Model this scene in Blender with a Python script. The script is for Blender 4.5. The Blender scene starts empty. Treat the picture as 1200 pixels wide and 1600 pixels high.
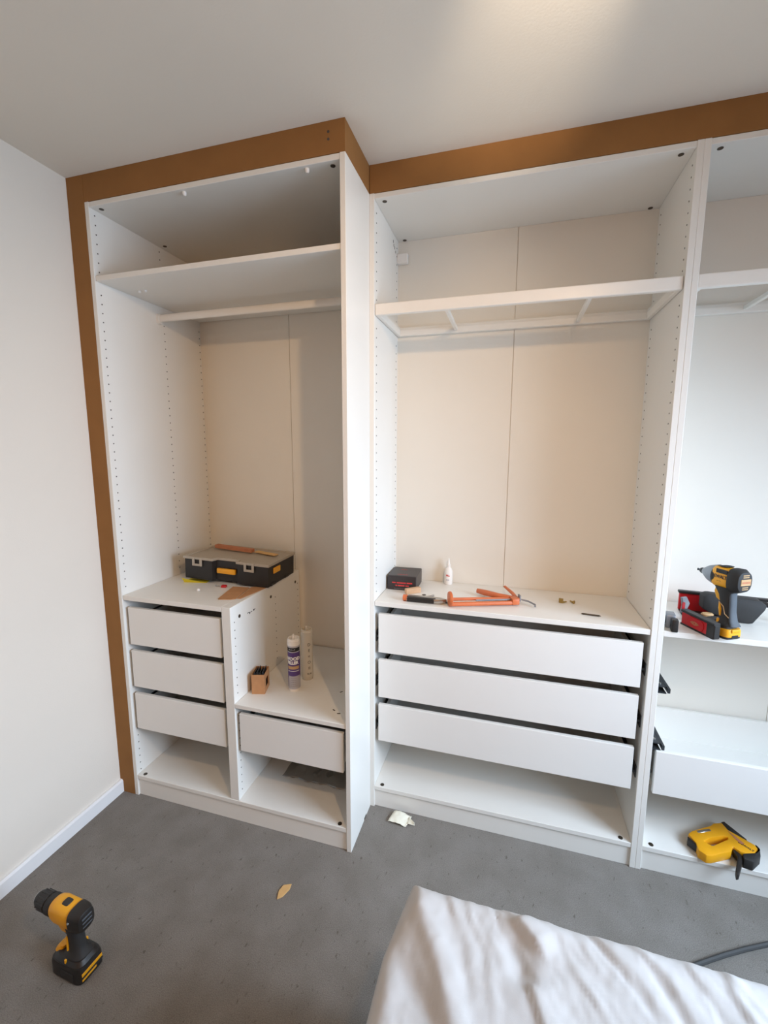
import bpy, bmesh, math, random
from mathutils import Vector, Matrix, noise
R = math.radians
sc = bpy.context.scene
C = sc.collection

# ------------------------------------------------------------------ camera
cam_d = bpy.data.cameras.new('camera')
cam = bpy.data.objects.new('camera', cam_d); C.objects.link(cam)
cam.location = (1.51017, -1.34472, 1.48959)
cam.rotation_euler = (R(81.789), R(-0.171), R(16.171))
cam_d.sensor_fit = 'HORIZONTAL'; cam_d.sensor_width = 36.0
cam_d.lens = 685.394 / 1200 * 36.0
cam_d.clip_start = 0.02
sc.camera = cam

# ------------------------------------------------------------------ world, lights, exposure
W = bpy.data.worlds.new('daylight'); sc.world = W; W.use_nodes = True
bg = W.node_tree.nodes['Background']
bg.inputs[0].default_value = (0.62, 0.78, 1.0, 1); bg.inputs[1].default_value = 1.0

WIN_X, WIN_Y0, WIN_Y1, WIN_Z0, WIN_Z1 = 3.40, -1.36, -0.04, 0.80, 2.00
WINDOW_POWER = 62
LAMP_POWER = 44
UPLIGHT_POWER = 34
REAR_FILL_POWER = 150
LAMP = Vector((1.88, -1.17, 2.25))
a = bpy.data.lights.new('window_daylight', 'AREA')
a.shape = 'RECTANGLE'; a.size = WIN_Z1 - WIN_Z0 - .06; a.size_y = WIN_Y1 - WIN_Y0 - .06
a.energy = WINDOW_POWER; a.color = (0.62, 0.79, 1.0)
ao = bpy.data.objects.new('window_daylight', a); C.objects.link(ao)
ao.location = (WIN_X + .02, (WIN_Y0 + WIN_Y1) / 2, (WIN_Z0 + WIN_Z1) / 2)
ao.rotation_euler = (0, R(62), 0); a.spread = R(125)

sc.view_settings.view_transform = 'Standard'
sc.view_settings.look = 'None'
sc.view_settings.gamma = 1.0
sc.view_settings.exposure = -0.12

# ------------------------------------------------------------------ materials
def lin(c):
    return tuple(((v / 255) / 12.92 if v / 255 <= 0.04045 else ((v / 255 + 0.055) / 1.055) ** 2.4) for v in c)

MATS = {}
def mat(name, rgb, rough=0.5, metal=0.0, spec=0.5, var=0.04, scale=30, bump=0.0, bscale=200, coat=0.0, trans=0.0, alpha=1.0):
    """procedural principled: noise-varied colour + optional noise bump"""
    m = bpy.data.materials.new(name); m.use_nodes = True
    nt = m.node_tree; b = nt.nodes['Principled BSDF']
    tc = nt.nodes.new('ShaderNodeTexCoord')
    n = nt.nodes.new('ShaderNodeTexNoise'); n.inputs['Scale'].default_value = scale; n.inputs['Detail'].default_value = 4
    nt.links.new(tc.outputs['Object'], n.inputs['Vector'])
    r = nt.nodes.new('ShaderNodeValToRGB')
    c = lin(rgb)
    r.color_ramp.elements[0].position = .25; r.color_ramp.elements[1].position = .75
    r.color_ramp.elements[0].color = tuple(max(0, v * (1 - var)) for v in c) + (1,)
    r.color_ramp.elements[1].color = tuple(min(1, v * (1 + var)) for v in c) + (1,)
    nt.links.new(n.outputs['Fac'], r.inputs['Fac']); nt.links.new(r.outputs['Color'], b.inputs['Base Color'])
    b.inputs['Roughness'].default_value = rough; b.inputs['Metallic'].default_value = metal
    b.inputs['Specular IOR Level'].default_value = spec
    b.inputs['Coat Weight'].default_value = coat; b.inputs['Transmission Weight'].default_value = trans
    b.inputs['Alpha'].default_value = alpha
    if bump:
        n2 = nt.nodes.new('ShaderNodeTexNoise'); n2.inputs['Scale'].default_value = bscale; n2.inputs['Detail'].default_value = 3
        nt.links.new(tc.outputs['Object'], n2.inputs['Vector'])
        bp = nt.nodes.new('ShaderNodeBump'); bp.inputs['Strength'].default_value = bump; bp.inputs['Distance'].default_value = .002
        nt.links.new(n2.outputs['Fac'], bp.inputs['Height']); nt.links.new(bp.outputs['Normal'], b.inputs['Normal'])
    MATS[name] = m
    return m

def clear_mat(name, rgb, opacity, rough=0.15, gloss=0.12):
    """thin clear plastic or glass: transparent + gloss + a little body colour"""
    m = bpy.data.materials.new(name); m.use_nodes = True
    nt = m.node_tree; nt.nodes.clear()
    out = nt.nodes.new('ShaderNodeOutputMaterial')
    tr = nt.nodes.new('ShaderNodeBsdfTransparent'); tr.inputs[0].default_value = (1, 1, 1, 1)
    di = nt.nodes.new('ShaderNodeBsdfDiffuse')
    n = nt.nodes.new('ShaderNodeTexNoise'); n.inputs['Scale'].default_value = 40
    mx = nt.nodes.new('ShaderNodeMix'); mx.data_type = 'RGBA'
    c = lin(rgb); mx.inputs[6].default_value = tuple(v * .92 for v in c) + (1,); mx.inputs[7].default_value = c + (1,)
    nt.links.new(n.outputs['Fac'], mx.inputs[0]); nt.links.new(mx.outputs[2], di.inputs[0])
    gl = nt.nodes.new('ShaderNodeBsdfGlossy'); gl.inputs['Roughness'].default_value = rough
    m1 = nt.nodes.new('ShaderNodeMixShader'); m1.inputs[0].default_value = opacity
    m2 = nt.nodes.new('ShaderNodeMixShader'); m2.inputs[0].default_value = gloss
    nt.links.new(tr.outputs[0], m1.inputs[1]); nt.links.new(di.outputs[0], m1.inputs[2])
    nt.links.new(m1.outputs[0], m2.inputs[1]); nt.links.new(gl.outputs[0], m2.inputs[2])
    nt.links.new(m2.outputs[0], out.inputs[0])
    MATS[name] = m; return m

mat('melamine', (236, 233, 226), rough=.38, var=.01, scale=6, bump=.03, bscale=500)
mat('drawer_white', (238, 236, 231), rough=.34, var=.01, scale=6)
mat('hardboard', (236, 231, 220), rough=.5, var=.012, scale=5)
mat('paint_wall', (232, 224, 212), rough=.8, spec=.2, var=.012, scale=3, bump=.12, bscale=260)
mat('paint_ceiling', (236, 228, 215), rough=.9, spec=.15, var=.015, scale=3, bump=.15, bscale=140)
mat('paint_rear', (224, 176, 122), rough=.85, spec=.2, var=.02, scale=3)
mat('gloss_white', (240, 240, 240), rough=.3, var=.01)
mat('mdf', (150, 106, 61), rough=.75, spec=.2, var=.07, scale=9, bump=.1, bscale=600)
mat('rail_white', (238, 234, 226), rough=.3, var=.01)
mat('hole', (84, 76, 68), rough=.8)
mat('bolt', (84, 76, 66), rough=.45, metal=.7)
mat('slide_metal', (70, 74, 78), rough=.4, metal=.6, var=.1)
mat('black_plastic', (36, 33, 31), rough=.45, var=.1)
mat('black_rubber', (44, 43, 42), rough=.7, var=.12, bump=.1, bscale=900)
mat('grey_rubber', (78, 84, 90), rough=.65, var=.08)
mat('grey_metal', (140, 143, 148), rough=.38, metal=.5, var=.06)
mat('steel', (186, 184, 180), rough=.3, metal=.9, var=.06)
mat('yellow_plastic', (238, 168, 24), rough=.42, var=.05)
mat('orange_yellow', (244, 172, 40), rough=.45, var=.04)
mat('yellow_paper', (226, 206, 50), rough=.7, var=.05)
mat('orange_paint', (206, 110, 64), rough=.4, var=.07)
mat('red_plastic', (196, 30, 36), rough=.4, var=.06)
mat('red_print', (214, 60, 60), rough=.6)
mat('white_print', (235, 232, 228), rough=.6)
mat('grey_print', (176, 172, 176), rough=.6)
mat('tan_print', (196, 158, 112), rough=.6)
mat('black_print', (30, 28, 32), rough=.6)
mat('purple_label', (86, 60, 122), rough=.4, var=.03)
mat('silver_label', (186, 184, 190), rough=.35, var=.03)
mat('white_plastic', (240, 236, 230), rough=.4, var=.02)
mat('cardboard', (190, 140, 98), rough=.85, spec=.2, var=.08, scale=40)
mat('cardboard_pale', (216, 176, 120), rough=.85, spec=.2, var=.06, scale=40)
mat('wood_red', (186, 120, 84), rough=.7, var=.12, scale=50)
mat('wood_tan', (208, 170, 134), rough=.7, var=.1, scale=50)
mat('box_black', (50, 44, 44), rough=.4, var=.1)
mat('brass', (168, 140, 80), rough=.35, metal=.8)
mat('paper', (238, 234, 216), rough=.8, var=.02)
mat('sheet', (194, 190, 187), rough=.9, spec=.15, var=.01, bump=.12, bscale=900)
mat('mattress', (220, 216, 208), rough=.9)
mat('bed_base', (120, 112, 104), rough=.9)
mat('cable', (66, 66, 66), rough=.6)
mat('bulb_glass', (255, 236, 205), rough=.4)
clear_mat('window_glass', (230, 240, 240), .02, .02, .06)
clear_mat('shelf_glass', (225, 232, 228), .06, .05, .05)
clear_mat('frosted_lid', (205, 193, 175), .72, .3, .07)
clear_mat('clear_bag', (130, 126, 118), .38, .2, .1)
clear_mat('clear_cartridge', (232, 224, 208), .72, .3, .08)

# lamp bulb emits light
mb_ = bpy.data.materials.new('bulb_glow'); mb_.use_nodes = True
p_ = mb_.node_tree.nodes['Principled BSDF']
p_.inputs['Emission Color'].default_value = (1, .66, .38, 1); p_.inputs['Emission Strength'].default_value = 12
MATS['bulb_glow'] = mb_

def carpet_mat():
    m = bpy.data.materials.new('carpet'); m.use_nodes = True
    nt = m.node_tree; b = nt.nodes['Principled BSDF']; L = nt.links.new
    tc = nt.nodes.new('ShaderNodeTexCoord')
    n1 = nt.nodes.new('ShaderNodeTexNoise'); n1.inputs['Scale'].default_value = 420; n1.inputs['Detail'].default_value = 3
    n2 = nt.nodes.new('ShaderNodeTexNoise'); n2.inputs['Scale'].default_value = 9; n2.inputs['Detail'].default_value = 5
    n3 = nt.nodes.new('ShaderNodeTexNoise'); n3.inputs['Scale'].default_value = 55; n3.inputs['Detail'].default_value = 3
    mp = nt.nodes.new('ShaderNodeMapping'); mp.inputs['Scale'].default_value = (1.6, .7, 1)
    L(tc.outputs['Object'], mp.inputs[0])
    for n in (n1, n2): L(tc.outputs['Object'], n.inputs['Vector'])
    L(mp.outputs[0], n3.inputs['Vector'])
    r1 = nt.nodes.new('ShaderNodeValToRGB')
    r1.color_ramp.elements[0].position = .3; r1.color_ramp.elements[1].position = .7
    r1.color_ramp.elements[0].color = lin((119, 114, 108)) + (1,); r1.color_ramp.elements[1].color = lin((150, 145, 139)) + (1,)
    L(n1.outputs['Fac'], r1.inputs['Fac'])
    r2 = nt.nodes.new('ShaderNodeValToRGB')
    r2.color_ramp.elements[0].position = .35; r2.color_ramp.elements[1].position = .65
    r2.color_ramp.elements[0].color = (.86, .85, .83, 1); r2.color_ramp.elements[1].color = (1, 1, 1, 1)
    L(n2.outputs['Fac'], r2.inputs['Fac'])
    mx = nt.nodes.new('ShaderNodeMix'); mx.data_type = 'RGBA'; mx.blend_type = 'MULTIPLY'; mx.inputs[0].default_value = 1
    L(r1.outputs[0], mx.inputs[6]); L(r2.outputs[0], mx.inputs[7])
    r3 = nt.nodes.new('ShaderNodeValToRGB')      # lint, dents and sawdust specks
    r3.color_ramp.elements[0].position = .27; r3.color_ramp.elements[1].position = .36
    r3.color_ramp.elements[0].color = (.62, .60, .57, 1); r3.color_ramp.elements[1].color = (1, 1, 1, 1)
    L(n3.outputs['Fac'], r3.inputs['Fac'])
    mx2 = nt.nodes.new('ShaderNodeMix'); mx2.data_type = 'RGBA'; mx2.blend_type = 'MULTIPLY'; mx2.inputs[0].default_value = 1
    L(mx.outputs[2], mx2.inputs[6]); L(r3.outputs[0], mx2.inputs[7])
    L(mx2.outputs[2], b.inputs['Base Color'])
    b.inputs['Roughness'].default_value = 1; b.inputs['Specular IOR Level'].default_value = .1
    bp = nt.nodes.new('ShaderNodeBump'); bp.inputs['Strength'].default_value = .5; bp.inputs['Distance'].default_value = .004
    L(n1.outputs['Fac'], bp.inputs['Height']); L(bp.outputs[0], b.inputs['Normal'])
    MATS['carpet'] = m
carpet_mat()

# ------------------------------------------------------------------ mesh helpers
def tag(o, label=None, cat=None, group=None, kind=None):
    if label: o['label'] = label
    if cat: o['category'] = cat
    if group: o['group'] = group
    if kind: o['kind'] = kind
    return o

def empty(name, loc=(0, 0, 0), rz=0.0):
    o = bpy.data.objects.new(name, None); C.objects.link(o)
    o.empty_display_size = .05; o.location = loc; o.rotation_euler = (0, 0, rz); return o

class MB:
    def __init__(s): s.bm = bmesh.new()
    def box(s, x0, x1, y0, y1, z0, z1, bev=0.0, seg=1):
        t = bmesh.new()
        v = [t.verts.new((x, y, z)) for z in (z0, z1) for y in (y0, y1) for x in (x0, x1)]
        for f in ((0, 2, 3, 1), (4, 5, 7, 6), (0, 1, 5, 4), (2, 6, 7, 3), (0, 4, 6, 2), (1, 3, 7, 5)): t.faces.new([v[i] for i in f])
        if bev: bmesh.ops.bevel(t, geom=list(t.edges), offset=bev, segments=seg, affect='EDGES', profile=.5)
        s.join(t); return s
    def join(s, t, M=None):
        if M is not None: bmesh.ops.transform(t, matrix=M, verts=t.verts)
        me = bpy.data.meshes.new('tmp'); t.to_mesh(me); t.free(); s.bm.from_mesh(me); bpy.data.meshes.remove(me); return s
    def obox(s, c, ax, hx, hy, hz, bev=0.0, seg=1):
        """box centred at c; ax = 3x3 matrix or euler"""
        M = ax if isinstance(ax, Matrix) else Matrix.Rotation(ax, 3, 'Z')
        t = MB().box(-hx, hx, -hy, hy, -hz, hz, bev, seg).bm
        return s.join(t, Matrix.Translation(c) @ M.to_4x4())
    def cyl(s, p0, p1, r0, r1=None, n=16, cap=True):
        return s.lathe(p0, p1, [(0, r0), (1, r0 if r1 is None else r1)], n, cap)
    def lathe(s, p0, p1, prof, n=20, cap=True):
        """prof: (t along p0-p1, radius)"""
        p0 = Vector(p0); p1 = Vector(p1); d = p1 - p0; q = d.normalized()
        u = q.orthogonal().normalized(); w = q.cross(u)
        rings = []
        for t_, r in prof:
            c = p0 + d * t_
            rings.append([s.bm.verts.new(c + (u * math.cos(2 * math.pi * k / n) + w * math.sin(2 * math.pi * k / n)) * r) for k in range(n)])
        for A, B in zip(rings, rings[1:]):
            for k in range(n): s.bm.faces.new((A[k], A[(k + 1) % n], B[(k + 1) % n], B[k]))
        if cap:
            s.bm.faces.new(rings[0][::-1]); s.bm.faces.new(rings[-1])
        return s
    def tube(s, pts, r, n=8):
        pts = [Vector(p) for p in pts]; rings = []; u = None
        for i, p in enumerate(pts):
            d = (pts[min(i + 1, len(pts) - 1)] - pts[max(i - 1, 0)]).normalized()
            u = d.orthogonal().normalized() if u is None else (u - d * u.dot(d)).normalized()
            w = d.cross(u); rr = r[i] if isinstance(r, (list, tuple)) else r
            rings.append([s.bm.verts.new(p + (u * math.cos(2 * math.pi * k / n) + w * math.sin(2 * math.pi * k / n)) * rr) for k in range(n)])
        for A, B in zip(rings, rings[1:]):
            for k in range(n): s.bm.faces.new((A[k], A[(k + 1) % n], B[(k + 1) % n], B[k]))
        s.bm.faces.new(rings[0][::-1]); s.bm.faces.new(rings[-1]); return s
    def loft(s, secs, n=24):
        """secs: (centre, u-axis, v-axis, half-u, half-v, exponent)"""
        rings = []
        for c, u, v, a_, b_, e in secs:
            c = Vector(c); u = Vector(u).normalized(); v = Vector(v).normalized(); ring = []
            for k in range(n):
                th = 2 * math.pi * (k + .5) / n; ct, st = math.cos(th), math.sin(th)
                ring.append(s.bm.verts.new(c + u * a_ * math.copysign(abs(ct) ** (2 / e), ct) + v * b_ * math.copysign(abs(st) ** (2 / e), st)))
            rings.append(ring)
        for A, B in zip(rings, rings[1:]):
            for k in range(n): s.bm.faces.new((A[k], A[(k + 1) % n], B[(k + 1) % n], B[k]))
        s.bm.faces.new(rings[0][::-1]); s.bm.faces.new(rings[-1]); return s
    def prism(s, poly, z0, z1, holes=(), bev=0.0, M=None):
        """extrude an outline (x, y); holes bridged by triangulation"""
        t = bmesh.new(); edges = []; loops = [poly] + list(holes)
        for lp in loops:
            vs = [t.verts.new((x, y, z0)) for x, y in lp]
            for i in range(len(vs)): edges.append(t.edges.new((vs[i], vs[(i + 1) % len(vs)])))
        if holes: bmesh.ops.triangle_fill(t, edges=edges, use_beauty=True)
        else: t.faces.new(list(t.verts))
        bmesh.ops.recalc_face_normals(t, faces=t.faces)
        ret = bmesh.ops.extrude_face_region(t, geom=list(t.faces))
        vs = [g for g in ret['geom'] if isinstance(g, bmesh.types.BMVert)]
        bmesh.ops.translate(t, vec=(0, 0, z1 - z0), verts=vs)
        bmesh.ops.recalc_face_normals(t, faces=t.faces)
        if bev:
            es = [e for e in t.edges if len(e.link_faces) == 2 and e.calc_face_angle() > .5]
            bmesh.ops.bevel(t, geom=es, offset=bev, segments=2, affect='EDGES', profile=.5)
        return s.join(t, M)
    def grid(s, f, nu, nv):
        V = [[s.bm.verts.new(f(i / nu, j / nv)) for j in range(nv + 1)] for i in range(nu + 1)]
        for i in range(nu):
            for j in range(nv): s.bm.faces.new((V[i][j], V[i + 1][j], V[i + 1][j + 1], V[i][j + 1]))
        return s
    def build(s, name, m, parent=None, smooth=False, label=None):
        bmesh.ops.recalc_face_normals(s.bm, faces=s.bm.faces)
        me = bpy.data.meshes.new(name); s.bm.to_mesh(me); s.bm.free()
        me.materials.append(MATS[m])
        if smooth:
            for p in me.polygons: p.use_smooth = True
            me.set_sharp_from_angle(angle=R(38))
        o = bpy.data.objects.new(name, me); C.objects.link(o); o.parent = parent
        if label: o['label'] = label
        return o

def text_part(body, size, m, parent, M, name='lettering', wrap_r=None, bold=0.0, depth=.0006):
    """flat lettering; M places the text plane (x right, y up, z out). wrap_r bends it round a cylinder of that radius"""
    cu = bpy.data.curves.new('txt', 'FONT'); cu.body = body; cu.size = size; cu.align_x = 'CENTER'; cu.align_y = 'CENTER'
    cu.extrude = depth / 2; cu.offset = bold; cu.resolution_u = 2
    to = bpy.data.objects.new('txt', cu); C.objects.link(to)
    dg = bpy.context.evaluated_depsgraph_get()
    me = bpy.data.meshes.new_from_object(to.evaluated_get(dg)); bpy.data.objects.remove(to); bpy.data.curves.remove(cu)
    if wrap_r:
        for v in me.vertices:
            th = v.co.x / wrap_r; r = wrap_r + v.co.z
            v.co = (r * math.sin(th), v.co.y, r * math.cos(th))
    me.transform(M); me.materials.clear(); me.materials.append(MATS[m]); me.name = name
    o = bpy.data.objects.new(name, me); C.objects.link(o); o.parent = parent
    return o

def plane_M(origin, xdir, ydir):
    x = Vector(xdir).normalized(); y = Vector(ydir); y = (y - x * y.dot(x)).normalized(); z = x.cross(y)
    M = Matrix((x, y, z)).transposed().to_4x4(); M.translation = Vector(origin); return M

# ------------------------------------------------------------------ room shell
CEIL = 2.4495; XL = -0.0765; XR = 3.44; YB = 0.585; YF = -3.3
def struct(name, mb, m, label, cat, parent=None): 
    o = mb.build(name, m, parent); tag(o, label, cat, kind='structure'); return o
struct('floor', MB().box(XL - .1, XR + .1, YF - .1, YB + .1, -.1, 0), 'carpet', 'grey fitted carpet covering the whole bedroom floor', 'floor')
struct('ceiling', MB().box(XL - .1, XR + .1, YF - .1, YB + .1, CEIL, CEIL + .1), 'paint_ceiling', 'off-white textured ceiling above the wardrobes', 'ceiling')
struct('wall_left', MB().box(XL - .1, XL, YF - .1, YB + .1, 0, CEIL), 'paint_wall', 'plain white painted wall left of the wardrobes', 'wall')
struct('wall_back', MB().box(XL, XR, YB, YB + .1, 0, CEIL), 'paint_wall', 'white wall behind the row of wardrobes', 'wall')
struct('wall_front', MB().box(XL, XR, YF - .1, YF, 0, CEIL), 'paint_rear', 'cream wall at the far end of the bedroom', 'wall')
wr = MB()
wr.box(XR, XR + .1, YF, WIN_Y0, 0, CEIL).box(XR, XR + .1, WIN_Y1, YB, 0, CEIL)
wr.box(XR, XR + .1, WIN_Y0, WIN_Y1, 0, WIN_Z0).box(XR, XR + .1, WIN_Y0, WIN_Y1, WIN_Z1, CEIL)
struct('wall_right', wr, 'paint_wall', 'white wall with the bedroom window in it', 'wall')
wf = MB()
ym = (WIN_Y0 + WIN_Y1) / 2
for y0, y1, z0, z1 in ((WIN_Y0, WIN_Y0 + .05, WIN_Z0, WIN_Z1), (WIN_Y1 - .05, WIN_Y1, WIN_Z0, WIN_Z1), (WIN_Y0 + .05, WIN_Y1 - .05, WIN_Z0, WIN_Z0 + .05),
                       (WIN_Y0 + .05, WIN_Y1 - .05, WIN_Z1 - .05, WIN_Z1), (ym - .025, ym + .025, WIN_Z0 + .05, WIN_Z1 - .05)):
    wf.box(XR + .03, XR + .08, y0, y1, z0, z1)
wo = struct('window_1', wf, 'gloss_white', 'white two-pane bedroom window in the right wall', 'window')
MB().box(XR + .05, XR + .056, WIN_Y0 + .05, ym - .025, WIN_Z0 + .05, WIN_Z1 - .05).build('pane', 'window_glass', wo)
MB().box(XR + .05, XR + .056, ym + .025, WIN_Y1 - .05, WIN_Z0 + .05, WIN_Z1 - .05).build('pane', 'window_glass', wo)
MB().box(XR - .09, XR + .03, WIN_Y0 - .03, WIN_Y1 + .03, WIN_Z0 - .03, WIN_Z0 - .0, .004).build('window_sill', 'gloss_white', wo)
bb = MB(); bb.prism([(0, 0), (.015, 0), (.015, .05), (.010, .058), (0, .058)], 0, -YF, M=Matrix(((1, 0, 0, XL), (0, 0, -1, 0), (0, 1, 0, 0), (0, 0, 0, 1))))
struct('baseboard_left', bb, 'gloss_white', 'low white skirting board along the left wall', 'skirting')

# brown fibreboard filler strips round the wardrobes
H = 2.36; T = .018
def trim(name, mb, label): return struct(name, mb, 'mdf', label, 'filler strip')
trim('trim_1', MB().box(XL, -.0005, 0, T, .0, CEIL, .0006), 'tall brown fibreboard filler strip between left wall and first wardrobe')
t2 = trim('trim_2', MB().box(0, .998, 0, T, H, CEIL, .0006), 'brown fibreboard fascia above the protruding left wardrobe')
MB().cyl((.945, -.0006, 2.42), (.945, .001, 2.42), .004, n=10).cyl((.945, -.0006, 2.40), (.945, .001, 2.40), .004, n=10).build('screw_holes', 'hole', t2)
trim('trim_3', MB().box(.98, .998, T + .0005, .2295, H, CEIL, .0006), 'short brown fibreboard return joining the two fascias at the corner')
trim('trim_4', MB().box(.9985, XR, .23, .23 + T, H, CEIL, .0006), 'long brown fibreboard fascia above the two shallow wardrobes')

# ------------------------------------------------------------------ wardrobes
WID = .998
def disc(mb, c, axis, r, th=.0012, n=12):
    c = Vector(c); d = Vector(axis) * th
    mb.cyl(c - d * .4, c + d, r, n=n)

def make_wardrobe(name, x0, y0, depth, label):
    """carcass: side panels, top, bottom, plinth, two-piece folded back"""
    w = empty(name, (x0, y0, 0)); tag(w, label, 'wardrobe', 'white open wardrobe frames')
    b = .0012
    MB().box(0, T, 0, depth, 0, H, b).build('side_panel', 'melamine', w)
    MB().box(WID - T, WID, 0, depth, 0, H, b).build('side_panel', 'melamine', w)
    MB().box(T, WID - T, .001, depth - .004, H - T, H - .001, b).build('top_panel', 'melamine', w)
    MB().box(T, WID - T, .001, depth - .004, .078, .096, b).build('bottom_panel', 'melamine', w)
    MB().box(T, WID - T, .008, .026, 0, .0775, .0008).build('plinth', 'melamine', w)
    MB().box(T, WID / 2 - .0012, depth - .014, depth - .01, .0965, H - T - .0005).build('back_panel', 'hardboard', w)
    MB().box(WID / 2 + .0012, WID - T, depth - .014, depth - .01, .0965, H - T - .0005).build('back_panel', 'hardboard', w)
    MB().box(WID / 2 - .004, WID / 2 + .004, depth - .0098, depth - .008, .0965, H - T - .0005).build('back_joint_strip', 'melamine', w)
    for x in (.048, WID - .05):
        for y in (.026, depth - .025) if depth < .5 else (.026, .33):
            m = MB(); disc(m, (x, y, H - T), (0, 0, -1), .008); m.build('cam_bolt', 'bolt', w, label='dark recessed cam bolt')
        m = MB(); disc(m, (x, .015, .096), (0, 0, 1), .008); m.build('cam_bolt', 'bolt', w, label='dark recessed cam bolt')
    return w

def pin_holes(w, x, nx, cols, zranges):
    m = MB()
    for y in cols:
        for z0, z1 in zranges:
            z = z0
            while z < z1:
                disc(m, (x, y, z), (nx, 0, 0), .0026, .0007, 8); z += .032
    o = m.build('pin_holes', 'hole', w); o['kind'] = 'stuff'

def make_drawer(w, x0, x1, z0, z1, yf, depth, low=.055):
    """open box with a plain front; the slides sit either side"""
    d = MB()
    s = .014; bx0, bx1 = x0 + .006, x1 - .006; yb = yf + .016
    d.box(bx0, bx0 + s, yb, depth, z0 + .018, z1 - low, .0008); d.box(bx1 - s, bx1, yb, depth, z0 + .018, z1 - low, .0008)
    d.box(bx0 + s, bx1 - s, depth - .014, depth, z0 + .018, z1 - low, .0008)
    d.box(bx0 + s, bx1 - s, yb, depth - .014, z0 + .02, z0 + .026)
    o = d.build('drawer', 'melamine', w)
    MB().box(x0, x1, yf, yf + .0155, z0, z1, .0015, 2).build('drawer_front', 'drawer_white', o)
    return o

def slide(w, xin, sgn, z, y0, y1, reach=.012):
    """metal runner on a side panel, sgn = direction into the cabinet"""
    m = MB()
    m.box(min(xin, xin + sgn * .003), max(xin, xin + sgn * .003), y0, y1, z - .022, z + .022)
    m.box(min(xin, xin + sgn * reach), max(xin, xin + sgn * reach), y0 + .004, y1, z - .004, z + .004)
    return m.build('drawer_slide', 'slide_metal', w, label='dark metal drawer runner')

# --- left, deep wardrobe
w1 = make_wardrobe('wardrobe', 0, 0, .58, 'deep white wardrobe in the corner standing proud of the others, beside the left wall')
pin_holes(w1, T, 1, (.022, .328, .556), ((.93, 2.07), (2.13, 2.33)))
pin_holes(w1, T, 1, (.022,), ((.11, .31),))
sh = MB().box(T + .001, WID - T - .001, .004, .56, 2.094, 2.112, .0012).build('shelf', 'melamine', w1)
rl = MB().loft([((T + .002, .3, 2.043), (0, 1, 0), (0, 0, 1), .0085, .0155, 2.4), ((WID - T - .002, .3, 2.043), (0, 1, 0), (0, 0, 1), .0085, .0155, 2.4)]).build('clothes_rail', 'rail_white', w1, True)
for x, sg in ((T, 1), (WID - T, -1)):
    MB().loft([((x, .3, 2.04), (0, 1, 0), (0, 0, 1), .016, .024, 2.5), ((x + sg * .012, .3, 2.04), (0, 1, 0), (0, 0, 1), .013, .020, 2.5)]).build('rail_bracket', 'rail_white', rl, True)
for x in (.413, .866):
    MB().lathe((x, .018, H - T), (x, .018, H - T - .012), [(0, .007), (.6, .007), (1, .004)], 10).build('fixing_plug', 'white_plastic', w1, True)
for x, y in ((.09, .13), (.118, .13)):
    MB().lathe((x, y, 2.094), (x, y, 2.086), [(0, .006), (.6, .006), (1, .003)], 10).build('fixing_plug', 'white_plastic', sh, True)
DV0, DV1 = .483, .522
dv = MB().box(DV0, DV1, .003, .56, .0965, .898, .0015).build('divider_panel', 'melamine', w1)
m = MB()
for y in (.026, .328, .54):
    z = .13
    while z < .85:
        if not (.49 < z < .52): disc(m, (DV1, y, z), (1, 0, 0), .0024, .0007, 8)
        z += .032
m = m.build('pin_holes', 'hole', dv); m['kind'] = 'stuff'
for y in (.059, .291, .517):
    m = MB(); disc(m, (DV1, y, .847), (1, 0, 0), .007); m.build('cam_bolt', 'bolt', dv, label='dark recessed cam bolt')
m = MB()
for y, z, hy, hz in ((.118, .838, .006, .0014), (.128, .834, .003, .004), (.140, .835, .006, .0012), (.158, .836, .004, .003), (.166, .837, .003, .0012)):
    m.box(DV1 - .0002, DV1 + .0004, y - hy, y + hy, z - hz, z + hz)
m.build('pen_mark', 'black_print', dv, label='small black printed mark')
tb = MB().box(T + .001, DV0 - .0005, .003, .56, .879, .898, .0012).build('top_board', 'melamine', w1)
lsh = MB().box(DV1 + .0005, WID - T - .001, .003, .56, .495, .512, .0012).build('low_shelf', 'melamine', w1)
for z0, z1 in ((.313, .472), (.503, .662), (.689, .847)):
    make_drawer(w1, .032, .469, z0, z1, .010, .53)
    slide(w1, T, 1, (z0 + z1) / 2, .03, .5); slide(w1, DV0, -1, (z0 + z1) / 2, .03, .5)
make_drawer(w1, .535, .966, .313, .470, .010, .53)
slide(w1, DV1, 1, .395, .03, .5); slide(w1, WID - T, -1, .395, .03, .5)
for i, (x, y, rz) in enumerate(((.93, .06, .3), (.905, .075, -.5), (.885, .2, .9))):
    MB().obox((x, y, .5124), rz, .006, .0022, .0004).build('scuff_mark', 'bolt', lsh, label='small grey scuff')
MB().box(WID - .0002, WID + .0006, .150, .176, .0, .010).build('foot_notch', 'hole', w1)

# --- the two shallow wardrobes
def frame_shelf(w, depth):
    f = MB(); x0, x1 = T + .001, WID - T - .001; z0, z1 = 1.962, 2.001
    f.box(x0, x1, .005, .024, z0, z1, .003, 2); f.box(x0, x1, depth - .034, depth - .016, z0, z1 - .004, .002)
    f.box(x0, x0 + .016, .024, depth - .034, z0, z1 - .004, .002); f.box(x1 - .016, x1, .024, depth - .034, z0, z1 - .004, .002)
    o = f.build('frame_shelf', 'rail_white', w, label='white open shelf frame with cross struts')
    for x in (.269, .732): MB().box(x - .0065, x + .0065, .024, depth - .034, z0 + .008, z0 + .022, .001).build('cross_strut', 'rail_white', o)
    MB().box(x0 + .016, x1 - .016, .024, depth - .034, z0 + .0225, z0 + .0265).build('glass_pane', 'shelf_glass', o)
    return o

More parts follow.
